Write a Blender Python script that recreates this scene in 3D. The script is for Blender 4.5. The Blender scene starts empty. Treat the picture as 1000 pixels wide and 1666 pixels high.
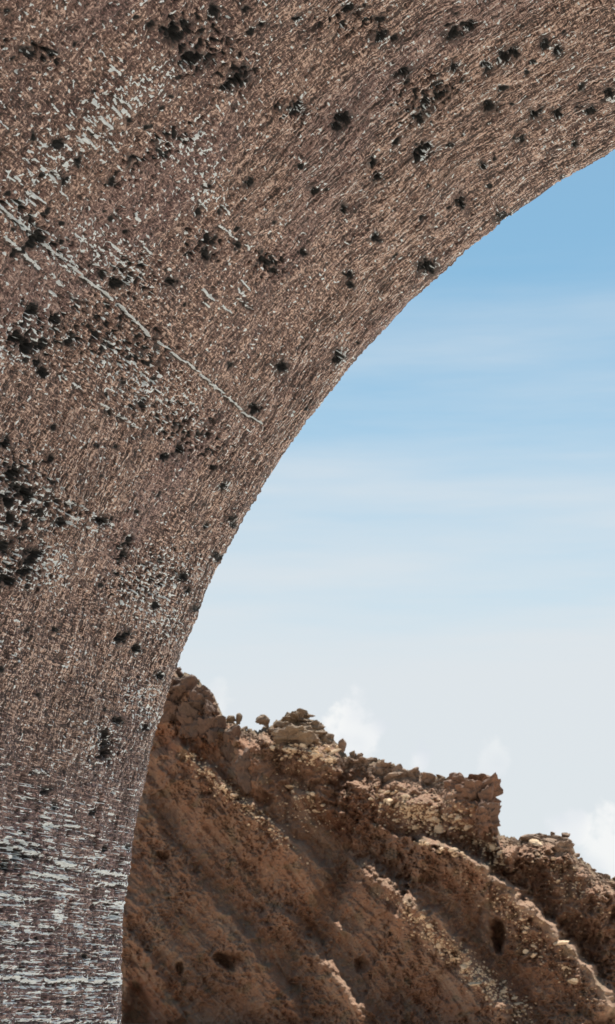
import bpy, math, random
import numpy as np
from mathutils import Vector, Matrix

random.seed(7)
RNG = np.random.default_rng(11)
sc = bpy.context.scene
col = sc.collection

# ------------------------------------------------------------------ camera
F = 3000.0                       # focal length for a picture 1000 wide
CAM = np.array([0.0, 0.0, 1.6])
PHI = math.atan(767.0 / F)
PSI = math.atan(950.0 / F * math.cos(PHI))
cp, sp, cy, sy = math.cos(PHI), math.sin(PHI), math.cos(PSI), math.sin(PSI)
FWD = np.array([-sy * cp, cy * cp, sp])
RGT = np.array([cy, sy, 0.0])
UPV = np.array([sy * sp, -cy * sp, cp])

def ray(px, py):
    """direction through a point of the photograph, scaled to y = 1"""
    px = np.asarray(px, float); py = np.asarray(py, float)
    d = (FWD + ((px - 500) / F)[..., None] * RGT - ((py - 833) / F)[..., None] * UPV)
    return d / d[..., 1:2]

def proj(P):
    q = P - CAM
    w = q @ FWD
    return 500 + F * (q @ RGT) / w, 833 - F * (q @ UPV) / w

cd = bpy.data.cameras.new('camera'); cam = bpy.data.objects.new('camera', cd); col.objects.link(cam)
cd.sensor_fit = 'HORIZONTAL'; cd.sensor_width = 36.0; cd.lens = 36.0 * F / 1000
cd.clip_start = 0.05; cd.clip_end = 5000
cam.matrix_world = Matrix(((RGT[0], UPV[0], -FWD[0], CAM[0]), (RGT[1], UPV[1], -FWD[1], CAM[1]),
                           (RGT[2], UPV[2], -FWD[2], CAM[2]), (0, 0, 0, 1)))
cd.dof.use_dof = True; cd.dof.focus_distance = 7.6; cd.dof.aperture_fstop = 19
sc.camera = cam

# ------------------------------------------------------------------ noise
_P = RNG.permutation(4096)
_G2 = np.stack([np.cos(np.linspace(0, 2*np.pi, 256, endpoint=False)), np.sin(np.linspace(0, 2*np.pi, 256, endpoint=False))], 1)
_g = RNG.normal(size=(256, 3)); _G3 = _g / np.linalg.norm(_g, axis=1)[:, None]

def _fade(t): return t * t * t * (t * (t * 6 - 15) + 10)

def n2(x, y, seed=0):
    xi = np.floor(x).astype(np.int64); yi = np.floor(y).astype(np.int64)
    xf = x - xi; yf = y - yi
    def g(i, j, dx, dy):
        h = _P[(_P[(xi + i + seed * 17) & 4095] + yi + j) & 4095] & 255
        v = _G2[h]
        return v[..., 0] * dx + v[..., 1] * dy
    u = _fade(xf); v = _fade(yf)
    a = g(0, 0, xf, yf); b = g(1, 0, xf - 1, yf); c = g(0, 1, xf, yf - 1); d = g(1, 1, xf - 1, yf - 1)
    return ((a + u * (b - a)) * (1 - v) + (c + u * (d - c)) * v) * 1.5

def n3(x, y, z, seed=0):
    xi = np.floor(x).astype(np.int64); yi = np.floor(y).astype(np.int64); zi = np.floor(z).astype(np.int64)
    xf = x - xi; yf = y - yi; zf = z - zi
    u, v, w = _fade(xf), _fade(yf), _fade(zf)
    def g(i, j, k):
        h = _P[(_P[(_P[(xi + i + seed * 17) & 4095] + yi + j) & 4095] + zi + k) & 4095] & 255
        G = _G3[h]
        return G[..., 0] * (xf - i) + G[..., 1] * (yf - j) + G[..., 2] * (zf - k)
    def lx(j, k):
        a = g(0, j, k); return a + u * (g(1, j, k) - a)
    p0 = lx(0, 0); p0 = p0 + v * (lx(1, 0) - p0)
    p1 = lx(0, 1); p1 = p1 + v * (lx(1, 1) - p1)
    return (p0 + w * (p1 - p0)) * 1.6

def fbm2(x, y, o=4, seed=0, gain=0.5):
    s = 0; a = 1.0
    for i in range(o):
        s = s + a * n2(x * 2**i, y * 2**i, seed + i); a *= gain
    return s

def sstep(a, b, x):
    t = np.clip((x - a) / (b - a), 0, 1); return t * t * (3 - 2 * t)

def seg_dist(px, py, pts, pad=None):
    if pad:
        xs = [p[0] for p in pts]; ys = [p[1] for p in pts]
        m = (px > min(xs)-pad) & (px < max(xs)+pad) & (py > min(ys)-pad) & (py < max(ys)+pad)
        d = np.full(px.shape, 1e3); s = np.zeros(px.shape); t = np.zeros(px.shape)
        d[m], s[m], t[m] = seg_dist(px[m], py[m], pts)
        return d, s, t
    return _seg_dist(px, py, pts)

def _seg_dist(px, py, pts):
    """distance to a polyline, side (+ = right hand / below for left-to-right lines), position along it 0..1"""
    best = np.full(px.shape, 1e9); side = np.zeros(px.shape); along = np.zeros(px.shape)
    L = [math.dist(pts[i], pts[i+1]) for i in range(len(pts)-1)]; T = sum(L); acc = 0
    for i in range(len(pts)-1):
        (x0, y0), (x1, y1) = pts[i], pts[i+1]
        dx, dy = x1-x0, y1-y0; l2 = dx*dx + dy*dy
        t = np.clip(((px-x0)*dx + (py-y0)*dy) / l2, 0, 1)
        d = np.hypot(px-x0-t*dx, py-y0-t*dy)
        s = np.sign(dx*(py-y0) - dy*(px-x0))
        m = d < best
        best = np.where(m, d, best); side = np.where(m, s, side); along = np.where(m, (acc + t*L[i]) / T, along)
        acc += L[i]
    return best, side, along

# ------------------------------------------------------------------ helpers
def grid_mesh(name, P, wrap=False):
    """P: (n, m, 3) array of points -> quad sheet"""
    n, m = P.shape[:2]
    me = bpy.data.meshes.new(name)
    me.vertices.add(n * m); me.vertices.foreach_set('co', P.reshape(-1).astype(np.float32))
    i = np.arange(n * m).reshape(n, m)
    q = np.stack([i[:-1, :-1], i[1:, :-1], i[1:, 1:], i[:-1, 1:]], -1).reshape(-1, 4)
    nf = len(q)
    me.loops.add(nf * 4); me.loops.foreach_set('vertex_index', q.reshape(-1).astype(np.int32))
    me.polygons.add(nf)
    me.polygons.foreach_set('loop_start', (np.arange(nf) * 4).astype(np.int32))
    me.polygons.foreach_set('use_smooth', np.ones(nf, bool))
    me.update(calc_edges=True)
    return me

def fattr(me, name, v):
    a = me.attributes.new(name, 'FLOAT', 'POINT'); a.data.foreach_set('value', np.asarray(v, np.float32).reshape(-1))

def link(name, me, mat=None, parent=None):
    o = bpy.data.objects.new(name, me); col.objects.link(o)
    if mat: me.materials.append(mat)
    if parent: o.parent = parent
    return o

def tag(o, label=None, cat=None, group=None, kind=None):
    if label: o['label'] = label
    if cat: o['category'] = cat
    if group: o['group'] = group
    if kind: o['kind'] = kind

class NT:
    def __init__(s, name, world=False):
        if world:
            s.m = bpy.data.worlds.new(name)
        else:
            s.m = bpy.data.materials.new(name)
        s.m.use_nodes = True; s.t = s.m.node_tree; s.t.nodes.clear()
    def n(s, typ, ins=None, **kw):
        x = s.t.nodes.new(typ)
        for k, v in kw.items(): setattr(x, k, v)
        for k, v in (ins or {}).items():
            if hasattr(v, 'links'): s.t.links.new(v, x.inputs[k])
            else: x.inputs[k].default_value = v
        return x
    def math(s, op, a, b=0.0, c=None, clamp=False):
        i = {0: a, 1: b}
        if c is not None: i[2] = c
        return s.n('ShaderNodeMath', i, operation=op, use_clamp=clamp).outputs[0]
    def mix(s, f, a, b, blend='MIX'):
        x = s.n('ShaderNodeMix', data_type='RGBA', blend_type=blend)
        for k, v in ((0, f), (6, a), (7, b)):
            if hasattr(v, 'links'): s.t.links.new(v, x.inputs[k])
            else: x.inputs[k].default_value = v if k == 0 else (*v, 1)[:4]
        return x.outputs[2]
    def noise(s, vec, scale, detail=4, rough=0.55, out=0, dist=0.0):
        return s.n('ShaderNodeTexNoise', {'Vector': vec, 'Scale': scale, 'Detail': detail, 'Roughness': rough, 'Distortion': dist}).outputs[out]
    def ramp(s, v, a, b, lo=0.0, hi=1.0):
        return s.n('ShaderNodeMapRange', {0: v, 1: a, 2: b, 3: lo, 4: hi}, interpolation_type='SMOOTHSTEP').outputs[0]
    def attr(s, name): return s.n('ShaderNodeAttribute', attribute_name=name).outputs['Fac']

# ------------------------------------------------------------------ materials
def mat_vault():
    k = NT('weathered_vault_stone')
    g = k.n('ShaderNodeNewGeometry').outputs['Position']
    ab = k.n('ShaderNodeAttribute', attribute_name='along').outputs['Vector']
    def abn(sx, sy, det=2, ro=.6, off=0.0):
        m = k.n('ShaderNodeMapping', {'Vector': ab, 'Location': (off, off*.7, 0), 'Scale': (sx, sy, 1)}).outputs[0]
        return k.noise(m, 1.0, det, ro, dist=.4)
    big = k.noise(g, 1.6, 5); mid = k.noise(g, 9, 5); region = 0
    n1 = abn(135, 84, 2, .65); n1b = abn(72, 50, 2, .6, 31)
    stc = abn(20, 160, 2, .6, 7); sta = abn(130, 22, 2, .6, 13); stl = abn(6, 105, 3, .7, 19); stm = abn(2.2, 26, 3, .6, 23)
    wc = k.attr('round'); wa = k.attr('axial')
    c = k.mix(k.ramp(big, .35, .65), C_V1, C_V2)
    c = k.mix(k.ramp(mid, .42, .68, 0, .7), c, C_V3)
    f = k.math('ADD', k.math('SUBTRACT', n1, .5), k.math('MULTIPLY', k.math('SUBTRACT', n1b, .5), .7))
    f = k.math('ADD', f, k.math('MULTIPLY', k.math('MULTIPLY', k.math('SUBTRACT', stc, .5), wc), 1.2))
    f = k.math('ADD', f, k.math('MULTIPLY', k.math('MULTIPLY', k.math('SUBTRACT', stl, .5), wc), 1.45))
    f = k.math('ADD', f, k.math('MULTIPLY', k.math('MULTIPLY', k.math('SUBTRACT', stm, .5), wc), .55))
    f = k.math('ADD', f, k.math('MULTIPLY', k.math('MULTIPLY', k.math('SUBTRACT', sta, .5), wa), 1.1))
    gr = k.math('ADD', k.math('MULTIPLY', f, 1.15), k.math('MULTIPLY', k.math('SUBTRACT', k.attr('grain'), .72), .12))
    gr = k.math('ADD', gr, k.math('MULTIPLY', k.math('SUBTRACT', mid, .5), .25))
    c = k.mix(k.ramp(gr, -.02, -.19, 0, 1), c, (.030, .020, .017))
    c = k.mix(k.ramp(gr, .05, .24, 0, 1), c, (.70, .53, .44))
    c = k.mix(k.math('MULTIPLY', k.attr('grey'), k.ramp(gr, -.18, .0)), c, (.235, .155, .17))
    glint = k.attr('pale_glint')
    glint2 = k.ramp(k.math('ADD', glint, k.math('MULTIPLY', f, 1.5)), .42, .62)
    foot = k.attr('foot')
    fl = k.math('ADD', k.math('MULTIPLY', abn(88, 3.6, 3, .55, 3), .8), k.math('ADD', k.math('MULTIPLY', abn(170, 22, 2, .6, 5), .5), k.math('MULTIPLY', abn(9, 7, 3, .6, 9), .45)))
    fl = k.math('ADD', fl, k.math('MULTIPLY', k.math('SUBTRACT', foot, 1.0), .22))
    fwh = k.math('MULTIPLY', k.ramp(fl, .925, .965), k.ramp(foot, 0, .25))
    glint2 = k.math('MAXIMUM', glint2, fwh)
    fdk = k.math('MULTIPLY', k.ramp(fl, .84, .76), foot)
    c = k.mix(k.ramp(k.math('ADD', k.attr('grime_shade'), k.math('MULTIPLY', f, .8)), .35, .7), c, (.018, .020, .020))  # dark crust, and shade painted into pits and beside seams
    c = k.mix(k.math('MULTIPLY', fdk, .75), c, (.05, .035, .035))
    c = k.mix(glint2, c, (.84, .95, 1.0))  # cool white painted in for sky glints on the stone
    hh = k.math('ADD', f, k.math('MULTIPLY', glint2, .15))
    b = k.n('ShaderNodeBump', {'Strength': .8, 'Distance': .014, 'Height': hh})
    s = k.n('ShaderNodeBsdfPrincipled', {'Base Color': c, 'Roughness': k.ramp(glint, 0, 1, .6, .3), 'Normal': b.outputs[0]})
    k.n('ShaderNodeOutputMaterial', {0: s.outputs[0]})
    return k.m
C_V1 = (.205, .124, .098); C_V2 = (.145, .086, .077); C_V3 = (.215, .140, .108)

def mat_hill(name='eroded_hillside_earth', attrs=True):
    k = NT(name)
    g = k.n('ShaderNodeNewGeometry').outputs['Position']
    big = k.noise(g, .16, 5); mid = k.noise(g, .7, 6, .6); fine = k.noise(g, 4.5, 6, .7); sp_ = k.noise(g, 14, 3, .7)
    c = k.mix(k.ramp(big, .4, .6), (.295, .142, .078), (.34, .17, .094))
    c = k.mix(k.ramp(mid, .45, .7, 0, .75), c, (.21, .11, .066))
    c = k.mix(k.ramp(fine, .35, .7, 0, .65), c, (.39, .245, .155))
    c = k.mix(k.ramp(sp_, .5, .75, 0, .22), c, (.16, .098, .07))
    if attrs:
        c = k.mix(k.attr('red'), c, k.mix(k.ramp(mid, .4, .6), (.33, .14, .062), (.27, .115, .06)))
        c = k.mix(k.attr('talus'), c, k.mix(k.ramp(fine, .3, .7), (.33, .20, .13), (.44, .29, .185)))
        c = k.mix(k.attr('olive'), c, (.19, .14, .08))
    hgt = k.math('ADD', k.math('MULTIPLY', fine, 1.0), k.math('MULTIPLY', sp_, .45))
    b = k.n('ShaderNodeBump', {'Strength': .9, 'Distance': .18, 'Height': hgt})
    s = k.n('ShaderNodeBsdfPrincipled', {'Base Color': c, 'Roughness': .95, 'Normal': b.outputs[0]})
    k.n('ShaderNodeOutputMaterial', {0: s.outputs[0]})
    return k.m

def mat_rock(name, a, b_, d):
    k = NT(name)
    g = k.n('ShaderNodeNewGeometry').outputs['Position']
    mid = k.noise(g, 1.7, 5); fine = k.noise(g, 7, 5, .7)
    c = k.mix(k.ramp(mid, .35, .65), a, b_)
    c = k.mix(k.ramp(fine, .45, .72, 0, .8), c, d)
    b = k.n('ShaderNodeBump', {'Strength': .8, 'Distance': .12, 'Height': fine})
    s = k.n('ShaderNodeBsdfPrincipled', {'Base Color': c, 'Roughness': .9, 'Normal': b.outputs[0]})
    k.n('ShaderNodeOutputMaterial', {0: s.outputs[0]})
    return k.m

def mat_ground():
    k = NT('dry_ground_earth')
    g = k.n('ShaderNodeNewGeometry').outputs['Position']
    big = k.noise(g, .3, 5); fine = k.noise(g, 6, 6, .7)
    c = k.mix(k.ramp(big, .35, .65), (.64, .56, .49), (.58, .50, .43))  # unseen ground, made paler to bounce more light into the arch
    c = k.mix(k.ramp(fine, .4, .7, 0, .6), c, (.70, .62, .55))
    b = k.n('ShaderNodeBump', {'Strength': .7, 'Distance': .05, 'Height': fine})
    s = k.n('ShaderNodeBsdfPrincipled', {'Base Color': c, 'Roughness': .95, 'Normal': b.outputs[0]})
    k.n('ShaderNodeOutputMaterial', {0: s.outputs[0]})
    return k.m

M_V = mat_vault(); M_H = mat_hill(); M_G = mat_ground()
M_PALE = mat_rock('pale_tan_rock', (.82, .60, .38), (.72, .51, .32), (.48, .32, .21))
M_BROWN = mat_rock('brown_rock', (.25, .16, .105), (.31, .20, .13), (.18, .115, .075))
M_OLIVE = mat_rock('lichened_rock', (.24, .16, .095), (.19, .125, .08), (.33, .22, .13))
M_DARK = mat_rock('dark_brown_rock', (.11, .065, .042), (.15, .08, .05), (.08, .05, .034))
M_RED = mat_rock('red_rock', (.235, .118, .068), (.18, .10, .062), (.13, .08, .052))

# ------------------------------------------------------------------ the arch (barrel vault seen from inside)
D = 8.0
edge_px = [(198,1666),(199,1620),(200,1560),(203,1500),(210,1420),(222,1340),(238,1260),(256,1190),(276,1120),(300,1055),(330,980),(360,915),
           (398,842),(440,772),(485,708),(530,648),(580,587),(625,537),(690,472),(740,427),(800,378),(860,331),(930,286),(1000,246)]
E = ray([p[0] for p in edge_px], [p[1] for p in edge_px]) * D          # x, z relative to the camera in the plane y = D
ex, ez = E[:, 0], E[:, 2]
th = np.arctan2(ez, -ex); rr = np.hypot(ex, ez)
o_ = np.argsort(th); th = th[o_]; rr = rr[o_]
up = th > 0.0
pf = np.polyfit(th[up], rr[up], 4)
TH1 = th.max()
def rad(t):
    t = np.asarray(t, float)
    a = np.polyval(pf, np.clip(t, 0.0, TH1))
    d1 = np.polyval(np.polyder(pf), TH1)
    e = np.clip(t - TH1, 0, None); w = (np.pi/2 - TH1)
    a = a + d1 * (e - e * e / (2 * w))             # flattens out to the crown
    r0 = np.polyval(pf, 0.0)
    return np.where(t < 0, r0 / np.cos(np.clip(t, -1.2, 0)), a)
R0 = float(rad(0.0))
# left half of the profile from the ground to the crown, dense table by arc length
T = np.linspace(-math.atan(1.6 / R0), np.pi/2, 6000)
px_ = -rad(T) * np.cos(T); pz_ = rad(T) * np.sin(T)
S = np.concatenate([[0], np.cumsum(np.hypot(np.diff(px_), np.diff(pz_)))]); ST = S[-1]
def prof(s):
    """full profile: arc length s in 0..2*ST (mirrored past the crown) -> x, z (relative to camera height), inward normal"""
    m = s > ST; t = np.where(m, 2*ST - s, s)
    x = np.interp(t, S, px_); z = np.interp(t, S, pz_)
    e = 0.02
    x2 = np.interp(np.clip(t+e, 0, ST), S, px_); z2 = np.interp(np.clip(t+e, 0, ST), S, pz_)
    x1 = np.interp(np.clip(t-e, 0, ST), S, px_); z1 = np.interp(np.clip(t-e, 0, ST), S, pz_)
    dx, dz = x2-x1, z2-z1; l = np.hypot(dx, dz); nx, nz = dz/l, -dx/l
    return np.where(m, -x, x), z, np.where(m, -nx, nx), nz

def px_to_ab(px, py):
    r = ray(px, py); X, Z = r[..., 0], r[..., 2]
    t = np.arctan2(Z, -X); y = rad(t) / np.hypot(X, Z)
    return np.interp(t, T, S), D - y

LEN = 4.0
s_lo = float(np.interp(-0.09, T, S)); s_hi = float(np.interp(math.radians(79), T, S))
A = np.concatenate([np.linspace(0, s_lo, 40, endpoint=False), np.linspace(s_lo, s_hi, 1500, endpoint=False), np.linspace(s_hi, 2*ST, 260)])
B = np.concatenate([np.linspace(0, 3.7, 820, endpoint=False), np.linspace(3.7, LEN, 8)])
a, b = np.meshgrid(A, B, indexing='ij')
X, Z, NX, NZ = prof(a)
P0 = np.stack([X, D - b, Z + 1.6], -1)
vx, vy = proj(P0)
infront = a < ST
vx = np.where(infront, vx, 3000); 

# base relief
wob = 0.03 * n2(a*3, b*3, 40)
g1 = n2(a*62, (b+wob)*44, 1)                      # grains
g2 = n2(a*26, b*24, 2)
st = n2(a*9, (b + wob*.5)*60, 3)                    # streaks running round the arch
st2 = n2(a*2.5, (b + wob*.3)*34, 4)
ax = n2((a + wob*.6)*55, b*7, 5)                    # ripples running along the barrel
broad = n2(a*1.3, b*1.7, 6); broad2 = n2(a*4, b*4, 7)
w_st = sstep(250, 700, vx) * sstep(1400, 600, vy) * .7 + .45 * sstep(.9, .0, b)
w_st = np.clip(w_st + .35 - .45*sstep(520, 200, vx)*sstep(620, 350, vy) + .4*broad + .3*sstep(560, 700, vy)*sstep(1350, 1150, vy), .3, 1)
w_ax = np.clip(sstep(900, 1350, vy) + .35 - .4*broad + .4*sstep(600, 100, vx)*sstep(300, 600, vy), .1, 1)
h = .0045*g1 + .006*g2 + .006*w_st*st + .005*w_st*st2 + .0055*w_ax*ax + .014*broad2 + .03*broad
grain = .72 + .75*g1 + .55*g2 + .75*w_st*st + .45*w_st*st2 + .6*w_ax*ax
# coarse rough zones (upper left) are knobblier
rough = np.clip(sstep(700, 150, vx) * sstep(1000, 300, vy) + .5*broad2, 0, 1)
g3 = n2(a*17, b*16, 8)
h += rough * .012*g3
grain += rough * .55 * g3

grime_shade = np.zeros_like(h); pale_glint = np.zeros_like(h)
# regional weights, each a patch on the arch surface
def blob(cx, cy_, rx, ry, ang=0):
    c, s = math.cos(math.radians(ang)), math.sin(math.radians(ang))
    u = ((vx-cx)*c + (vy-cy_)*s)/rx; v = (-(vx-cx)*s + (vy-cy_)*c)/ry
    return np.clip(1 - np.hypot(u, v), 0, 1)
def area(l): 
    w = np.zeros_like(h)
    for q in l: w = np.maximum(w, blob(*q))
    return w
# knotty, broken-up clusters: pits painted dark as shade, with dark crust
cl = area([(340,75,150,75,35),(70,540,150,80,10),(20,800,130,110,20),(30,920,90,70,0),(480,180,60,30,0),(250,250,150,40,-35),
           (335,400,60,60,80),(435,430,55,40,0),(100,830,120,40,20),(165,1215,45,60,0),(205,890,30,50,20),(60,370,170,35,42),(300,90,60,60,0),
           (240,940,120,60,-30),(560,40,90,40,0),(220,450,80,60,40),(690,160,90,60,-30),(200,560,160,90,30),(300,700,160,60,30),(20,1390,70,50,0),(60,90,90,50,20)])
k1 = n2(a*36, b*28, 20) + .6*n2(a*70, b*50, 21)
pitm = sstep(.28, .62, k1 + .75*cl - .35) * np.clip(cl*2.2, 0, 1)
h -= .02 * pitm
grime_shade = np.maximum(grime_shade, pitm)
kl = .9*n2(a*75 + 9, b*22, 22) + .7*n2(a*110, b*60, 23)
whitec = area([(30,550,130,80,0),(20,820,130,130,10),(60,920,110,80,0),(165,1215,50,70,0),(250,950,130,90,-20),(270,1010,70,60,0),
               (100,255,130,45,-30),(190,160,120,50,-35),(230,140,120,45,-35),(60,380,170,40,42),(190,420,160,60,42),(300,230,80,50,0),(330,300,80,60,40),(230,620,180,80,35),(235,1150,50,90,-20),(130,850,90,30,25)])
pale_glint = np.maximum(pale_glint, sstep(.30, .55, kl + .45*whitec - .20) * np.clip(whitec*1.5, 0, .8))
grime_shade = np.maximum(grime_shade, np.clip(cl*1.6, 0, 1)*(.22 + .45*n2(a*30, b*24, 53) + .3*n2(a*9, b*9, 54)))
grime_shade = np.maximum(grime_shade, .30*sstep(.1, .5, n2(a*6, b*6, 55) + .4*broad))
# sparse pale flecks everywhere
kf = n2(a*70, b*40, 24) + .3*n2(a*15, b*15, 25)
pale_glint = np.maximum(pale_glint, .75*sstep(.56, .72, kf + .12*rough))
# foot of the arch: sky glints painted as pale streaks along the barrel
wb = sstep(1190, 1430, vy + 60*broad - .12*vx) 
ks = .75*n2((a+wob*.35)*74, b*5.0, 26) + .65*n2(a*120, b*22, 27) + .32*n2(a*9, b*3, 28)
ks2 = n2(a*60, b*38, 29)
foot_glint = sstep(.18, .40, ks + .30*wb - .20) * wb * (.75 + .25*sstep(-.3, .3, ks2))
foot = sstep(1070, 1400, vy + 60*broad - .12*vx) * (vy < 2200)
grain -= .5*wb*sstep(-.1, -.4, ks)
h += .009*wb*ks
grey = np.clip(.55*wb + .3*sstep(.1, .5, n2(a*1.1, b*1.5, 30)), 0, .75)
# upright dark cracks at the foot
wx1 = vx + 3*n2(a*30, b*30, 41)
for pts in [[(75,1590),(68,1660)],[(165,1490),(157,1540),(153,1575)],[(78,1530),(75,1575)],[(118,1465),(108,1590)],[(150,1590),(148,1660)],[(40,1260),(37,1290)],[(40,1520),(36,1590)],[(160,1290),(158,1480)],[(200,1390),(196,1450)],[(110,1330),(108,1400)]]:
    d, s_, t_ = seg_dist(wx1, vy, pts, 8)
    m = sstep(3.6, .8, d) * .9
    h -= .02*m; grime_shade = np.maximum(grime_shade, m*.55); pale_glint *= (1-m)
# straight seams along the barrel, glint painted pale, shadow side painted dark
wx2 = vx + 3*n2(a*5, b*5, 43); wy2 = vy + 3*n2(a*5, b*5, 42) + 3*n2(a*22, b*22, 47); brk = n2(a*14, b*11, 44) + .6*n2(a*30, b*26, 45) + .55*n2(a*80, b*30, 46)
for pts, w, st_ in [([(-40,300),(0,335),(110,428),(200,500),(250,550)],2.7,1.15),([(266,560),(330,612),(415,686)],2.3,1.1),([(-20,362),(0,378),(60,432),(110,470)],4.5,.8),
                    ([(60,425),(130,490),(170,500)],3.5,.45),([(10,250),(50,262),(95,285)],3.5,.5),([(105,612),(160,655),(225,695)],3.6,.75),([(0,1288),(60,1300)],3,.4),
                    ([(60,790),(120,820),(185,855)],3.6,.75),([(330,300),(360,335)],2.6,.6),([(370,470),(405,500)],2.6,.7),([(160,430),(190,460)],2.6,.5),([(375,130),(410,180)],2.5,.3),
                    ([(60,1338),(130,1347)],3.4,.9),([(0,1368),(100,1405),(205,1425)],5,1.0),([(55,1422),(110,1428)],4,1.0),([(-10,1455),(60,1462)],4,.9),([(160,1438),(210,1440)],4,.9),
                    ([(-10,1588),(60,1595),(130,1592),(198,1597)],5.5,1.0),([(-10,1658),(198,1661)],4,.8),([(0,1360),(80,1380)],4,.8),([(130,1520),(200,1522)],3,.6),([(0,1500),(90,1508)],3.6,.7),
                    ([(0,1530),(60,1533)],3.4,.7),([(165,1465),(205,1467)],4,.9),([(0,1243),(80,1258)],3.2,.6)]:
    d, s_, t_ = seg_dist(wx2, wy2, pts, 16)
    br = sstep(-.45, .25, brk + (st_-.7))
    m = sstep(w, w*.35, d) * br * st_
    h += .008*m; pale_glint = np.maximum(pale_glint, np.clip(m, 0, 1))
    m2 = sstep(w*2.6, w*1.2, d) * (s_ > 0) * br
    h -= .010*m2; grime_shade = np.maximum(grime_shade, .6*m2)

rd = random.Random(3)
for i in range(64):
    if i < 42: t = rd.random(); x, y = 15 + 200*t + rd.gauss(0, 22), 305 - 170*t + rd.gauss(0, 22)
    elif i < 54: x, y = rd.uniform(320, 430), rd.uniform(290, 520)
    else: x, y = rd.uniform(60, 240), rd.uniform(330, 500)
    L_ = rd.uniform(5, 22); dx, dy = 1450-x, 1600-y; q = math.hypot(dx, dy); dx /= q; dy /= q
    d, s_, t_ = seg_dist(wx2, wy2, [(x, y), (x+dx*L_, y+dy*L_)], 10)
    m = sstep(rd.uniform(2.2, 4), 1, d) * rd.uniform(.6, 1)
    h += .008*m; pale_glint = np.maximum(pale_glint, m); grime_shade = np.maximum(grime_shade, .5*sstep(7, 3, d)*(s_ > 0))  # short dashes painted as glints, each with a painted shadow side
# single pits: (x, y, radius, stretch, tilt)
pits = [(310,92,15,1.3,0),(276,50,17,1.2,0),(296,38,10,1,0),(387,126,15,1.5,-25),(370,138,8,1,0),(555,192,13,1.2,0),(545,203,8,1,0),(795,173,10,1.1,0),(690,247,11,1.6,-40),(680,258,7,1,0),
        (693,432,11,1.3,-30),(700,436,9,1,0),(603,263,8,1.1,0),(615,291,7,1,0),(508,308,6,1,0),(562,343,6,1,0),(570,450,6,1,0),(571,465,5,1,0),(455,594,9,1,0),(411,663,9,1,0),(545,578,8,1.5,-60),
        (195,466,10,1,60),(18,545,13,1.2,0),(38,560,15,1.3,30),(72,606,9,1,0),(60,590,7,1,0),(8,720,10,1,0),(20,770,14,1,0),(40,800,13,1,0),(12,815,12,1,0),(8,890,12,1,90),(10,942,11,1.2,0),(48,905,10,1.7,-50),(38,928,8,1,0),
        (88,848,7,1,90),(192,1036,10,1,0),(222,1056,8,1,-50),(206,1028,5,1,0),(235,1182,6,1,0),(190,1173,6,1,0),(170,1225,8,1,0),(170,1195,8,1,0),(172,1210,6,1,0),(820,356,8,1.4,-30),(990,151,8,1,0),(870,183,9,1.3,-25),
        (905,184,7,1.2,0),(905,82,8,1,0),(742,58,9,1.5,-20),(765,46,7,1.7,-15),(480,173,8,1.3,-20),(165,847,8,1.3,15),(203,903,7,1.2,-60),(210,880,6,1.4,-60),(335,388,7,1,90),(335,415,7,1.3,90),(435,428,7,1,0),
        (445,440,5,1,0),(340,857,5,1,0),(358,908,6,1,-50),(256,1098,6,1,60),(92,235,9,1,0),(715,152,8,1.3,-10),(692,165,7,1,-60),(680,190,8,1,-30),(820,92,8,1.6,-20),(835,86,7,1,0),(568,14,8,1.3,0),(620,62,8,1.3,-30),
        (655,120,9,1.4,-25),(960,182,6,1,0),(785,270,5,1,0),(750,330,6,1,-30),(752,335,5,1,0),(730,235,5,1,0),(640,230,5,1,0),(105,295,7,1,-30),(125,262,7,1,0),(60,385,10,1.4,42),(45,395,8,1,0),(280,460,8,1.2,0),
        (90,1024,4,1,0),(42,1024,4,1,0),(60,1130,4,1,0),(295,732,7,1,-30),(270,745,6,1,0),(230,660,5,1,0),(208,1378,5,1,0),(195,1490,5,1,0),(22,1390,9,1,0),(5,1408,8,1,0),(85,85,6,1,0),(420,35,7,1,0),(345,20,8,1.3,80),(400,45,6,1,0),
        (255,985,6,1,-60),(300,940,6,1,-60),(310,960,5,1,0),(650,1235,0.1,1,0),(345,760,4,1,0),(640,590,.1,1,0),(20,845,10,1,0),(60,830,8,1,0),(70,560,9,1,0),(90,520,9,1,30),(50,500,9,1,30),(120,560,7,1,0),(850,230,5,1,-30),(935,235,5,1,0)]
for i in range(300):
    x, y = random.uniform(-60, 1000), random.uniform(-40, 1666)
    pits.append((x, y, random.choice([2.2, 2.6, 3, 3.4, 4, 5]), random.uniform(1, 1.6), random.uniform(-60, 0)))
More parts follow.
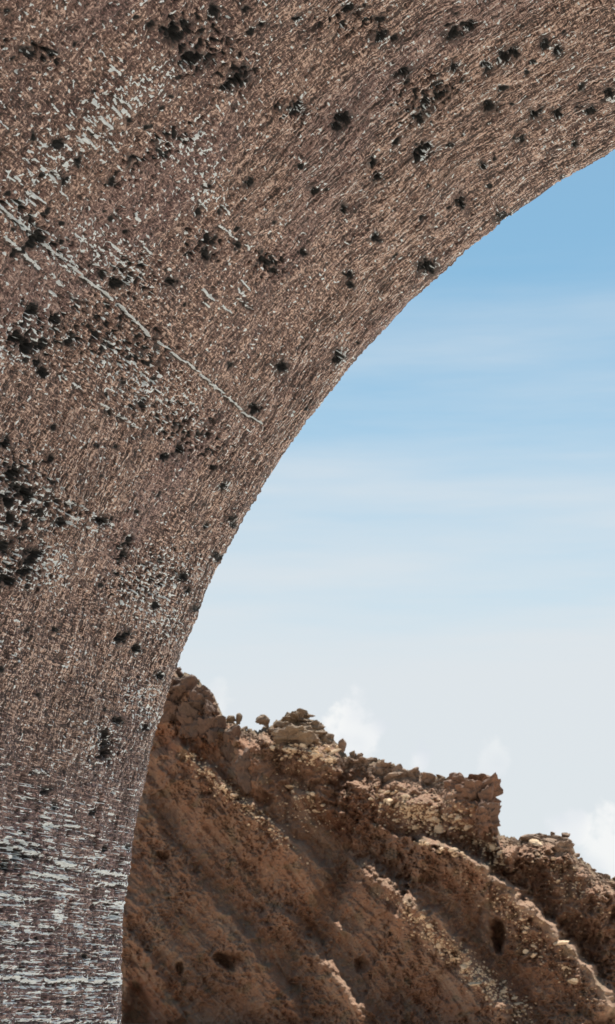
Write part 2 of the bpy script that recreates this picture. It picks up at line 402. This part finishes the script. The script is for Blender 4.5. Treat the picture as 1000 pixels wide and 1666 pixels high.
for (x, y, r, sx, ang) in pits:
    ca, cb = px_to_ab(np.array(x), np.array(y)); ca = float(ca); cb = float(cb)
    if cb < .03 or cb > 3.6 or ca < s_lo: continue
    dep = D - cb
    w = (r*2.4*sx) * dep / F * 2.2
    i0, i1 = np.searchsorted(A, [ca - w, ca + w]); j0, j1 = np.searchsorted(B, [cb - w*1.6, cb + w*1.6])
    if i1 <= i0 or j1 <= j0: continue
    sl = (slice(i0, i1), slice(j0, j1))
    dx = vx[sl] - x; dy = vy[sl] - y
    r = 5 + (r-5)*.5 if r > 5 else r*.85
    c, s = math.cos(math.radians(ang)), math.sin(math.radians(ang))
    u = (dx*c + dy*s)/sx; v = -dx*s + dy*c
    q = np.hypot(u, v) / r + .75*n2(a[sl]*34, b[sl]*30, 50) + .55*n2(a[sl]*90, b[sl]*70, 51)
    m = sstep(1.15, .75, q)
    depth = r * dep / F * 2.0
    h[sl] -= depth * m
    grime_shade[sl] = np.maximum(grime_shade[sl], np.maximum(sstep(1.35, .95, q), .50*sstep(3.6, 1.2, q + .8*n2(a[sl]*20, b[sl]*20, 52))))  # pit painted black as its shade, with a grimy surround
    pale_glint[sl] *= 1 - sstep(1.6, 1.15, q)
    # a few pits keep a chipped pale lip
    if r > 4 and random.random() < .5:
        lip = sstep(.45, .1, np.abs(q - 1.45)) * (v*random.choice([1, 1, -1]) + u*.4 > r*.2)
        pale_glint[sl] = np.maximum(pale_glint[sl], .45*lip)

# nothing moves at the ground line; the far edge is chipped a little
edge_n = .006*n2(A*5, A*0+3.3, 60) + .003*n2(A*38, A*0+1.3, 61) + .003*n2(A*90, A*0+1.7, 62)
edge_w = sstep(.16, 0, b)
h = h - .02*sstep(.06, 0, b)**2 * (1 + .6*n2(a*30, b*30, 63))
h = h * (1 - .8*edge_w) + edge_n[:, None]*edge_w
P = P0.copy()
P[..., 0] += NX*h; P[..., 2] += NZ*h
P[..., 1] += edge_n[:, None]*1.2*edge_w
P = P[:, ::-1]                                        # near end first
# close the ring: near face, outer skin, far face
def outer(off):
    x, z, nx, nz = prof(A)
    return np.stack([x - nx*off, np.zeros_like(x), z + 1.6 - nz*off], -1)
TK = .8
rows_far = []; rows_near = []
for f in (.02, .08, .2, .45, 1.0):
    q = outer(TK*f); q[:, 1] = D + .02*min(1, f*20) + .03*n2(A*4, A*0+f*7, 64); rows_far.append(q)
for f in (1.0, .45, .2, .05):
    q = outer(TK*f); q[:, 1] = D - LEN - .02 - .03*n2(A*4, A*0+f*7, 65); rows_near.append(q)
ring = [rows_near[0]] + [rows_near[i] for i in (1, 2, 3)] + [P[:, j] for j in range(P.shape[1])] + rows_far
for t in (.8, .6, .4, .2):
    q = outer(TK); q[:, 1] = D - LEN*(1-t); q[:, 2] += .03*n2(A*5, A*0+t*9, 66); ring.append(q)
ring.append(rows_near[0])
PP = np.stack(ring, 1); PP[..., 2] = np.maximum(PP[..., 2], -.3)
me = grid_mesh('stone_arch', PP)
def pad(v, fill):
    v = v[:, ::-1]; n = v.shape[0]
    return np.concatenate([np.full((n, 4), fill), v, np.full((n, 10), fill)], 1)
fattr(me, 'foot', pad(foot, 0.)); fattr(me, 'round', pad(w_st, .5)); fattr(me, 'axial', pad(w_ax, .3))
ring_b = np.concatenate([np.full((len(A), 4), LEN) + np.arange(4)*.3, b[:, ::-1], -.3*np.arange(10)*np.ones((len(A), 1))], 1)
ring_a = np.repeat(A[:, None], ring_b.shape[1], 1)
at_ = me.attributes.new('along', 'FLOAT_VECTOR', 'POINT'); at_.data.foreach_set('vector', np.stack([ring_a, ring_b, ring_a*0], -1).reshape(-1).astype(np.float32))
fattr(me, 'grain', pad(grain, .7)); fattr(me, 'grime_shade', pad(np.clip(grime_shade, 0, 1), 0.)); fattr(me, 'pale_glint', pad(np.clip(pale_glint, 0, 1), 0.)); fattr(me, 'grey', pad(grey, 0.))
arch = link('stone_arch', me, M_V)
tag(arch, 'huge rough brown arch, pitted and streaked with painted pale glints, curving over the hillside and sky', 'stone arch')

# ------------------------------------------------------------------ the eroded hillside
sky_px = [(-900,900),(-400,960),(0,1000),(150,1040),(240,1076),(262,1082),(285,1084),(292,1096),(310,1100),(325,1108),(332,1122),(345,1132),(352,1148),(362,1166),(376,1172),(392,1180),(400,1188),(415,1186),
          (432,1182),(446,1176),(458,1170),(470,1166),(500,1166),(512,1176),(526,1182),(532,1194),(546,1206),(556,1218),(568,1228),(590,1231),(612,1239),(640,1248),(672,1256),(702,1262),(724,1268),
          (742,1266),(770,1266),(788,1276),(794,1290),(798,1312),(803,1335),(814,1356),(830,1364),(860,1362),(885,1362),(905,1362),(926,1366),(934,1386),(950,1402),(968,1420),(1000,1432),(1080,1462),(1250,1520),(1600,1570),(2200,1590)]
GX = np.concatenate([np.linspace(-900, -250, 30, endpoint=False), np.linspace(-250, 170, 240, endpoint=False), np.linspace(170, 1030, 900, endpoint=False), np.linspace(1030, 2200, 70)])
sk = np.interp(GX, [p[0] for p in sky_px], [p[1] for p in sky_px])
sk = sk + (4.2*n2(GX/16, GX*0+.5, 70) + 3.6*n2(GX/7, GX*0+.5, 71) + 2.4*n2(GX/3.2, GX*0+.7, 72)) * ((GX > 150) & (GX < 1100))
NV = 720
V = np.concatenate([np.linspace(0, .9, 660, endpoint=False), np.linspace(.9, 1, 60)])        # 0 = crest, 1 = foot
BOT = 1668.0 + 8
gx = np.repeat(GX[:, None], NV, 1); v = np.repeat(V[None], len(GX), 0)
gy = sk[:, None] + v * (BOT - sk[:, None])
r = ray(gx, gy)
# depth: steep face leaning back; elevation of every point above the foot decides how far it stands
elev = -(gy - 1600) / F * 80 + 1.6                          # rough height in metres
Y = 66 + np.clip(elev, -1, 40) * .57
mpp = 80 / F                                                # metres per photo pixel there
# rotated coordinates: features run down to the right
ca_, sa_ = math.cos(math.radians(50)), math.sin(math.radians(50))
al = gx*ca_ + gy*sa_; ac = -gx*sa_ + gy*ca_
warp = 22*n2(gx/110, gy/110, 80)
rel = 1.5*n2((ac+warp)/150, al/420, 81) + .8*n2((ac+warp)/62, al/190, 82)
rdg = 1 - np.abs(n2((ac+warp*.6)/34, al/95, 83))*2; rel -= .25*rdg
rel *= .85
smooth_ = .45 + .55*sstep(-.25, .25, n2(gx/90, gy/90, 84))
strip, _a, _b = seg_dist(gx, gy, [(715,1378),(770,1400),(830,1452),(880,1497),(940,1556),(975,1606),(1010,1655)]); strip = sstep(15, 5, strip + 5*n2(gx/14, gy/14, 110))*sstep(1385, 1440, gy + .3*gx - 235)
craggy = .38 + .62*sstep(210, 60, (gy - sk[:, None]) - .12*np.clip(gx-500, 0, 500) + 90*n2(gx/120, gy/120, 113))
hf = craggy*(.26*(1 - 2.4*np.abs(n2(gx/34+warp/40, gy/30, 111))) + .10*(1 - 2.4*np.abs(n2(gx/13, gy/13, 112))))
hf += (.45 + .5*craggy)*smooth_*(.35*n2(gx/20+warp/30, gy/20, 85) + .30*n2(gx/9, gy/8, 86) + .22*n2(gx/4.4, gy/4, 87) + .12*n2(gx/2.3, gy/2.2, 88))
hf += .10*n2((ac+warp*.4)/9, al/60, 89) + .05*n2((ac+warp*.3)/4, al/30, 90)
rel += hf * (1 - .92*strip)
talus = np.zeros_like(gx); red = np.zeros_like(gx); olive = np.zeros_like(gx)
# ledges and spur crests: (polyline, forward step m, step width px, decay px, strength of pale talus)
ledges = [([(262,1196),(300,1222),(345,1262),(385,1300),(430,1330),(480,1372),(560,1440)],1.3,14,150,.3),
          ([(690,1372),(730,1388),(770,1400),(800,1430),(850,1470),(900,1512),(940,1560),(975,1610),(1010,1650)],3.0,18,120,.5),
          ([(560,1398),(600,1418),(650,1455),(700,1492),(740,1530),(780,1600),(830,1680)],1.8,26,100,.55),
          ([(210,1290),(240,1320),(280,1380),(330,1450),(390,1520),(450,1600),(500,1670)],.9,16,80,.2),
          ([(590,1290),(640,1300),(700,1306),(750,1312),(800,1352),(850,1385)],2.0,60,100,.3),
          ([(405,1190),(440,1215),(500,1225),(560,1252)],1.5,40,60,.4),
          ([(820,1362),(880,1372),(930,1400),(960,1440),(1010,1490)],1.4,24,60,.3),
          ([(470,1290),(520,1300),(560,1330)],.8,14,40,.25),
          ([(830,1410),(855,1440),(870,1490)],.8,8,40,.6),
          ([(440,1460),(500,1530),(560,1610),(600,1668)],1.0,18,60,.5),
          ([(200,1500),(240,1560),(280,1630),(300,1668)],.7,10,60,.2)]
jx = 9*n2(gx/28, gy/28, 91) + 4*n2(gx/9, gy/9, 92); jy = 9*n2(gx/28+7, gy/28, 93) + 4*n2(gx/9+3, gy/9, 94)
for pts, Am, w, dec, ta in ledges:
    jj = .25 if Am > 3 else 1
    d, s_, t_ = seg_dist(gx + jx*jj, gy + jy*jj, pts)
    sd = d * s_
    end = sstep(0, .12, t_) * sstep(1, .9, t_) if Am < 2 else sstep(1.0, .95, t_)*.999 + .001
    off = np.where((t_ <= 0) | (t_ >= 1), np.exp(-d/60), 1)
    rel -= Am * sstep(-w, 0, sd) * np.exp(-np.clip(sd, 0, None)/dec) * end * off
    talus = np.maximum(talus, ta * sstep(-w*1.1, -w*.3, sd) * sstep(w*.35, 0, sd) * end * off)
# soften the relief at the very crest so the skyline keeps its line
talus = np.maximum(talus, .0)
talus *= .6 + .6*sstep(-.3, .3, n2(gx/12, gy/12, 95))
wl = sstep(250, 270, gx) * sstep(450, 400, gx) * np.clip((np.interp(gx, [262,345,430,470], [1205,1268,1335,1365]) - gy) * mpp, 0, 6)
rel -= .6 * wl
wl2 = sstep(715, 735, gx) * sstep(850, 815, gx) * np.clip((1372 - gy) * mpp, 0, 6)
rel -= .5 * wl2
# hollows
for (cx, cy_, rx, ry, dp) in [(812,1522,13,26,1.6),(372,1562,26,13,1.0),(225,1650,22,50,.9),(700,1432,20,9,.6),(424,1300,14,14,.5),(292,1572,8,12,.6),(265,1390,9,8,.6),(770,1470,16,40,.5),(590,1570,15,10,.6)]:
    q = np.hypot((gx+jx*.6-cx)/rx, (gy+jy*.6-cy_)/ry)
    rel += dp * 1.15 * sstep(1.25, .5, q)
# tone patches of the earth itself
for (cx, cy_, rx, ry, st_) in [(300,1200,90,60,.8),(370,1240,60,60,.45),(480,1480,160,90,.3),(780,1300,32,52,1),(750,1275,30,22,1),(560,1330,70,50,.7),(250,1660,70,90,.9),(230,1420,40,60,.6),(860,1600,120,60,.4),(760,1440,90,30,.5),(400,1640,140,60,.4),(450,1400,90,40,.3),(690,1640,110,50,.5),(850,1450,60,30,.3)]:
    q = np.hypot((gx+jx-cx)/rx, (gy+jy-cy_)/ry)
    red = np.maximum(red, st_ * sstep(1.2, .3, q + .35*n2(gx/14, gy/14, 96)))
depth_below = gy - sk[:, None]
olive = sstep(16, 2, depth_below + 8*n2(gx/9, gy/9, 97)) * .8
olive = np.maximum(olive, .5*sstep(.35, .6, n2(gx/26, gy/20, 98)))
talus = np.maximum(talus, strip*.8)
st_grey = sstep(.0, .45, n2((ac+warp*.5)/22, al/120, 99)); c6, s6 = math.cos(math.radians(56)), math.sin(math.radians(56))
al2 = gx*c6 + gy*s6; ac2 = -gx*s6 + gy*c6
stk = sstep(.12, .5, n2((ac2+warp*.5)/11, al2/150, 120) + .5*n2((ac2+warp*.3)/4.5, al2/60, 121)) * (1 - .7*craggy)
talus = np.maximum(talus, np.maximum(.22*st_grey, .85*stk))
fadeout = sstep(-300, -200, gx) * sstep(1200, 1060, gx)
rel = rel * (.3 + .7*fadeout)
crest = sstep(0, 30, depth_below)
Yd = Y + rel * (.35 + .65*crest)
# a crest edge that is rounded off rather than cut
Yd += .2*sstep(6, 0, depth_below)
Hp = r * Yd[..., None] + CAM
# back side of the hill
crestP = Hp[:, 0]
back = []
for i, (dy_, dz_) in enumerate([(.6, -.03), (2, -.25), (5, -1.4), (11, -5), (22, -11), (40, -26)]):
    q = crestP.copy(); q[:, 1] += dy_; q[:, 2] = np.maximum(q[:, 2] + dz_, -2.0 - i*.01); q[:, 0] += dy_*crestP[:, 0]/crestP[:, 1]*.6
    back.append(q)
foot = Hp[:, -1].copy(); foot[:, 1] -= 2.5; foot[:, 2] = -1.2
AllP = np.stack(back[::-1] + [Hp[:, j] for j in range(NV)] + [foot], 1)
hm = grid_mesh('hillside', AllP)
def padh(x): return np.concatenate([np.repeat(x[:, :1], 6, 1), x, x[:, -1:]], 1)
fattr(hm, 'talus', padh(np.clip(talus, 0, 1))); fattr(hm, 'red', padh(np.clip(red, 0, 1))); fattr(hm, 'olive', padh(np.clip(olive, 0, 1)))
hill = link('hillside', hm, M_H)
tag(hill, kind='structure')

# ------------------------------------------------------------------ ground
gxs = np.linspace(-1, 1, 121); gxs = np.sign(gxs)*np.abs(gxs)**2.6*1500
gX, gY = np.meshgrid(gxs, gxs + 20, indexing='ij')
gZ = .05*n2(gX/3, gY/3, 100) + .4*n2(gX/40, gY/40, 101)*sstep(15, 60, np.hypot(gX, gY-6))
gZ = gZ + .9*sstep(200, 900, np.hypot(gX, gY))*0
gm = grid_mesh('ground', np.stack([gX, gY, gZ], -1)); go = link('ground', gm, M_G); tag(go, kind='structure')

# ------------------------------------------------------------------ rocks
def ico(n):
    import bmesh
    bm = bmesh.new(); bmesh.ops.create_icosphere(bm, subdivisions=n, radius=1)
    bm.verts.ensure_lookup_table()
    vs = np.array([q.co[:] for q in bm.verts]); fs = np.array([[w.index for w in f.verts] for f in bm.faces]); bm.free()
    return vs, fs
ICO = {n: ico(n) for n in (2, 3, 4, 5)}
def tri_mesh(name, vs, fs):
    me = bpy.data.meshes.new(name); me.from_pydata(vs.tolist(), [], fs.tolist()); me.update(); return me
def rock_shape(seed, n=3, cuts=11, scale=(1, 1, 1), rough=.1, boxy=.3):
    rg = np.random.default_rng(seed); vs, fs = ICO[n]; vs = vs.copy()
    vs *= 1.25
    for i in range(cuts):
        d = rg.normal(size=3); d /= np.linalg.norm(d)
        if i < 4: d = d*.25 + np.eye(3)[rg.integers(3)] * rg.choice([-1, 1]); d /= np.linalg.norm(d)
        o = rg.uniform(.55, .95)
        t = vs @ d; m = t > o
        vs[m] -= np.outer((t[m]-o)*.93, d)
    q = vs + seed*3.7
    vs += (vs/np.linalg.norm(vs, axis=1)[:, None]) * (rough*n3(q[:, 0]*2, q[:, 1]*2, q[:, 2]*2) + rough*.5*n3(q[:, 0]*5, q[:, 1]*5, q[:, 2]*5))[:, None]
    return vs * np.array(scale), fs
def hill_at(px, py):
    i = int(np.clip(np.searchsorted(GX, px), 1, len(GX)-1))
    t = (py - sk[i]) / (BOT - sk[i]); j = int(np.clip(np.searchsorted(V, t), 0, NV-1))
    return Hp[i, j]
protos = {}
def proto(kind, n):
    key = (kind, n)
    if key not in protos:
        mt = {'pale': M_PALE, 'brown': M_BROWN, 'olive': M_OLIVE, 'red': M_RED}[kind]
        sq = [(1, .9, .6), (1.2, .8, .5), (1, 1, .8), (1.5, .9, .45), (.9, .8, .9), (1.3, 1, .65)][n % 6]
        vs, fs = rock_shape(100 + n*7 + len(kind), 3, 12, sq, .09)
        me = tri_mesh('rock', vs, fs); me.materials.append(mt)
        protos[key] = me
    return protos[key]
def rock(px, py, size, kind, label, group=None, name='rock', sx=1.0, fwd=.0, flat=1.0):
    """size: half width in photo pixels"""
    p = hill_at(px, py); dist = p[1]; s = size * dist / F
    o = bpy.data.objects.new(name, proto(kind, random.randrange(6))); col.objects.link(o)
    o.location = (p[0], p[1] - fwd*s, p[2] + s*.25)
    o.rotation_euler = (random.uniform(-.5, .5), random.uniform(-.35, .5), random.uniform(0, 6.28))
    o.scale = (s*sx, s, s*flat)
    tag(o, label, 'rock', group)
    return o
bands = [
 ('rocks strung along the ledge under the dark left wall', 'small pale rock on the diagonal ledge below the dark wall at left of the hillside', [(300,1222),(345,1262),(385,1300),(430,1332),(470,1362)], 8, 36, (2.5, 5.5), 'pale'),
 ('rubble heaped just below the summit outcrop', 'tan slab in the rubble just below the highest outcrop of the hillside', [(430,1200),(480,1212),(520,1232),(545,1225)], 20, 42, (3.5, 9), 'pale'),
 ('loose rocks on the slope left of the red pillar', 'tan rock in the broad rubble patch left of the red pillar', [(610,1290),(660,1318),(720,1330),(760,1345)], 26, 58, (3, 8), 'pale'),
 ('rocks in the long scree band at lower right', 'pale sunlit rock in the long scree band at lower right of the hillside', [(655,1478),(700,1520),(745,1565),(800,1600),(870,1650)], 14, 58, (2.5, 7), 'pale'),
 ('rocks beneath the foot of the red pillar', 'tan rock just beneath the foot of the red pillar', [(775,1365),(800,1380),(815,1400)], 9, 14, (3, 7), 'pale'),
 ('few rocks on the face below the rubble slope', 'pale rock lying alone in the face below the summit rubble', [(465,1275),(500,1300),(530,1330)], 12, 12, (3, 6), 'pale'),
 ('rocks on the upper edge of the bright spur', 'tan rock on the upper edge of the bright curved spur', [(680,1372),(725,1385),(770,1398)], 7, 16, (3, 6), 'pale'),
 ('scattered rocks along the lower flank of the bright spur', 'tan rock on the flank of the bright curved spur near the right side', [(800,1450),(850,1500),(880,1560),(930,1590)], 18, 20, (2.5, 6), 'pale'),
 ('rocks near the right end of the ridge', 'tan rock on the slope near the right end of the ridge', [(880,1385),(930,1440),(985,1480)], 16, 16, (2.5, 5), 'pale'),
]
for grp, lab, pts, spread, cnt, (s0, s1), kind in bands:
    segs = np.array(pts, float); L = np.hypot(*np.diff(segs, axis=0).T); cum = np.concatenate([[0], np.cumsum(L)])
    for i in range(cnt):
        t = random.uniform(0, cum[-1]); x = np.interp(t, cum, segs[:, 0]); y = np.interp(t, cum, segs[:, 1])
        x += random.gauss(0, spread*.5); y += random.gauss(0, spread*.5)
        rock(x, y, s0 + (s1-s0)*random.random()**2.2, kind, lab, grp, sx=random.uniform(.9, 1.5), flat=random.uniform(.6, 1))
# a fringe of brown stones breaking the skyline
for i in range(60):
    x = random.choice([random.uniform(300, 420), random.uniform(565, 735), random.uniform(565, 735), random.uniform(830, 1010), random.uniform(830, 1010)])
    y = np.interp(x, GX, sk) + random.uniform(0, 5)
    rock(x, y, random.uniform(2.5, 6), random.choice(['olive', 'brown']), 'small brown stone lodged along the crest line of the hillside', 'brown stones along the crest')
# singled-out rocks
rock(757, 1574, 10, 'pale', 'brightest pale boulder, middle of the lower right scree band', sx=1.2, flat=.8)
rock(772, 1602, 9, 'pale', 'long flat pale slab just below the brightest boulder in the scree', sx=1.7, flat=.5)
rock(912, 1536, 9, 'pale', 'bright lone rock on the hillside right of the pale spur', sx=1.3, flat=.7)
rock(932, 1598, 9, 'pale', 'tan flat rock near the right side below the pale spur', sx=1.5, flat=.6)
rock(474, 1284, 11, 'pale', 'long tilted tan slab alone below the summit rubble', sx=1.5, flat=.5)
rock(716, 1350, 11, 'pale', 'largest rounded tan boulder in the rubble left of the red pillar', sx=1.1, flat=.8)
rock(872, 1372, 8, 'pale', 'broad sunlit slab on the saddle right of the red pillar', sx=1.4, flat=.6)
rock(816, 1568, 7, 'olive', 'grey stone at the bottom of the dark hollow', flat=.7)

def outcrop(name, label, lumps, mat, seed, cat='rock outcrop', sub=4):
    """one continuous jagged rock: lumps (px, py, half width, half height, half depth) merged in one mesh"""
    V_, F_ = [], []; n0 = 0
    for i, (x, y, w, hh, dpt) in enumerate(lumps):
        sk_here = float(np.interp(x, GX, sk)); p = hill_at(x, max(y, sk_here + 2)); d = p[1]
        c = ray(np.array(float(x)), np.array(float(y))) * d + CAM
        vs, fs = rock_shape(seed*31 + i, sub, 16, (w*d/F, dpt*d/F, hh*d/F), .0)
        q = vs + c; m = d/F
        nn = n3(q[:, 0]*1.3, q[:, 1]*1.3, q[:, 2]*2.0, 5)*.30 + n3(q[:, 0]*3, q[:, 1]*3, q[:, 2]*6, 6)*.26 + n3(q[:, 0]*7, q[:, 1]*7, q[:, 2]*9, 7)*.13
        nrm = vs / (np.linalg.norm(vs, axis=1)[:, None] + 1e-6)
        sc_ = min(1.0, w*m/.6)
        # horizontal bedding: slight steps
        vs = vs + nrm * nn[:, None] * sc_
        V_.append(vs + c); F_.append(fs + n0); n0 += len(vs)
    vs = np.concatenate(V_); fs = np.concatenate(F_)
    o0 = vs.mean(0); me = tri_mesh(name, vs - o0, fs); me.materials.append(mat)
    o = bpy.data.objects.new(name, me); col.objects.link(o); o.location = o0
    tag(o, label, cat)
    return o
outcrop('rock_outcrop', 'dark rounded outcrop at the left end of the ridge, against the arch', [(270,1115,26,28,30),(302,1120,22,20,26),(325,1140,18,22,24),(342,1160,15,22,20),(290,1092,9,9,10),(285,1150,30,30,20),(312,1180,34,38,22),(350,1195,26,36,20),(376,1216,20,38,18),(396,1250,16,34,14)], M_DARK, 1)
outcrop('rock_outcrop', 'blocky highest outcrop of stacked slabs on the summit of the hillside', [(486,1200,46,18,30),(484,1172,26,12,24),(462,1180,18,10,20),(505,1182,22,8,20),(518,1180,12,8,14),(490,1164,20,9,14),(500,1192,28,7,18),(455,1192,24,6,20),(530,1200,14,8,14)], M_OLIVE, 2)
outcrop('boulder', 'squarish dark boulder on the ridge just left of the summit outcrop', [(430,1174,12,11,12)], M_OLIVE, 3, 'boulder', 4)
outcrop('boulder', 'dark upright stone leaning at the right end of the summit outcrop', [(557,1215,6,11,7)], M_BROWN, 4, 'boulder', 3)
outcrop('boulder', 'small pointed stone on the ridge between left outcrop and the summit', [(387,1172,6,10,7),(375,1172,9,6,7)], M_OLIVE, 5, 'boulder', 3)
outcrop('rock_pillar', 'red square-topped pillar of rock standing up at the right of the ridge', [(778,1300,27,36,26),(757,1280,22,18,22),(742,1274,14,14,16),(788,1338,25,34,26),(775,1270,28,9,18),(792,1318,18,40,22)], M_RED, 6, 'rock pillar', 5)
outcrop('rock_outcrop', 'low flat-topped outcrop right of the red pillar with an overhanging tip', [(880,1364,22,8,20),(908,1366,20,9,18),(920,1358,9,5,10),(898,1356,5,5,6),(915,1385,22,20,20),(860,1366,18,5,14)], M_BROWN, 7)
outcrop('rock_outcrop', 'low brown crag on the ridge between the summit and the red pillar', [(590,1238,24,10,18),(625,1250,20,12,18),(665,1264,24,14,20),(705,1272,24,14,18),(645,1262,20,14,18)], M_BROWN, 8)

# fine rubble nobody could count
def rubble(name, spots, mat, seed):
    rg = random.Random(seed); V_, F_ = [], []; n0 = 0; base = [rock_shape(900+i, 2, 8, (1, .9, .7), .08) for i in range(5)]
    for (cx, cy_, rx, ry, ang, cnt, s0, s1) in spots:
        c, s = math.cos(math.radians(ang)), math.sin(math.radians(ang))
        for _ in range(cnt):
            u, w = rg.gauss(0, .5)*rx, rg.gauss(0, .5)*ry
            x, y = cx + u*c - w*s, cy_ + u*s + w*c
            if y < np.interp(x, GX, sk)+2 or y > 1670: continue
            p = hill_at(x, y); vs, fs = base[rg.randrange(5)]
            k = rg.uniform(s0, s1)*p[1]/F; t = rg.uniform(0, 6.28); ct, s_t = math.cos(t), math.sin(t)
            q = vs*k; q = np.stack([q[:, 0]*ct - q[:, 1]*s_t, q[:, 0]*s_t + q[:, 1]*ct, q[:, 2]], 1)
            V_.append(q + p); F_.append(fs + n0); n0 += len(vs)
    me = tri_mesh(name, np.concatenate(V_), np.concatenate(F_)); o = link(name, me, mat)
    return o
o = rubble('scree', [(385,1300,110,14,40,330,.8,2.4),(500,1220,70,28,20,260,1,3),(690,1325,90,34,15,420,1,3),(760,1570,150,22,42,460,.8,2.8),(850,1500,160,30,45,260,.7,2.2),(500,1310,70,40,30,120,.8,2),(800,1385,40,20,40,110,1,2.5),(930,1430,80,40,40,160,.8,2)], M_PALE, 5)
tag(o, 'fine pale scree scattered over the ledges of the hillside', 'scree', kind='stuff')
o = rubble('dark_rubble', [(330,1420,200,120,40,350,.8,2.6),(560,1420,220,100,20,450,.8,2.6),(750,1450,220,110,30,350,.8,2.6),(395,1194,26,10,20,150,1.2,3.4),(640,1262,90,10,15,300,1.2,3.4),(725,1285,60,12,8,220,1.2,3.2),(850,1368,40,10,5,160,1.2,3.2),(960,1420,50,14,42,200,1.2,3.2),(560,1240,40,10,20,120,1.2,3),(500,1560,260,80,10,300,.8,2.4),(900,1480,120,80,40,350,.8,2.4)], M_BROWN, 6)
tag(o, 'small dark clods and stones strewn over the brown hillside', 'rubble', kind='stuff')

# ------------------------------------------------------------------ light
SUN_EL, SUN_AZ = math.radians(58.5), math.radians(-8)      # azimuth from +Y towards +X
sl = bpy.data.lights.new('sun', 'SUN'); sl.energy = 5.0; sl.angle = math.radians(.5); sl.color = (1, .94, .84)
so = bpy.data.objects.new('sun', sl); col.objects.link(so)
sd_ = Vector((math.sin(SUN_AZ)*math.cos(SUN_EL), math.cos(SUN_AZ)*math.cos(SUN_EL), math.sin(SUN_EL)))
so.rotation_euler = sd_.to_track_quat('Z', 'Y').to_euler(); so.location = (0, 0, 60)

k = NT('World', world=True); sc.world = k.m
sky = k.n('ShaderNodeTexSky', sky_type='NISHITA', sun_disc=False, sun_elevation=SUN_EL, sun_rotation=SUN_AZ, altitude=400, air_density=1.0, dust_density=.6, ozone_density=1.3)
tc = k.n('ShaderNodeTexCoord').outputs['Generated']
sep = k.n('ShaderNodeSeparateXYZ', {0: tc})
flat = k.n('ShaderNodeMapping', {'Vector': tc, 'Scale': (1, 1, 9)}).outputs[0]
veil_n = k.noise(flat, 3.2, 5, .55)
el = k.math('ADD', sep.outputs[2], k.math('MULTIPLY', k.math('SUBTRACT', veil_n, .5), .23))
veil = k.ramp(el, .42, .13, .0, .96)
CL = (5.75, 6.05, 6.3)
c = k.mix(veil, k.mix(1.0, sky.outputs[0], (.72, .95, .87), 'MULTIPLY'), CL)
# small cumulus puffs low over the ridge
puff = None
wn = k.noise(k.n('ShaderNodeMapping', {'Vector': tc, 'Scale': (1, 1, 1)}).outputs[0], 46, 8, .58)
wn2 = k.noise(tc, 14, 3, .5)
for (x, y, r_, fl) in [(570,1170,52,1.0),(600,1195,36,1),(690,1230,30,1),(810,1235,30,.5),(930,1350,44,1.0),(985,1385,62,1.3),(1060,1400,80,1.3),(350,1140,30,.4),(1010,1425,60,1.2),(1180,1440,90,1.2)]:
    d = ray(np.array(float(x)), np.array(float(y))); d = d/np.linalg.norm(d)
    dd = k.n('ShaderNodeVectorMath', {0: tc, 1: tuple(d)}, operation='DISTANCE').outputs['Value']
    q = k.math('DIVIDE', dd, r_/F)
    q = k.math('ADD', q, k.math('MULTIPLY', k.math('SUBTRACT', wn, .5), 3.4))
    m = k.ramp(q, 1.05, .45, 0, .8*fl if fl < 1.1 else .7)
    puff = m if puff is None else k.math('MAXIMUM', puff, m)
c = k.mix(puff, c, k.mix(k.ramp(wn2, .42, .6), (7.5, 7.5, 7.4), (5.6, 5.95, 6.4)))
bg = k.n('ShaderNodeBackground', {0: c, 1: .0755})
k.n('ShaderNodeOutputWorld', {0: bg.outputs[0]})

sc.view_settings.view_transform = 'Standard'; sc.view_settings.look = 'None'; sc.view_settings.gamma = 1; sc.view_settings.exposure = .78
sc.cycles.max_bounces = 6; sc.cycles.diffuse_bounces = 4
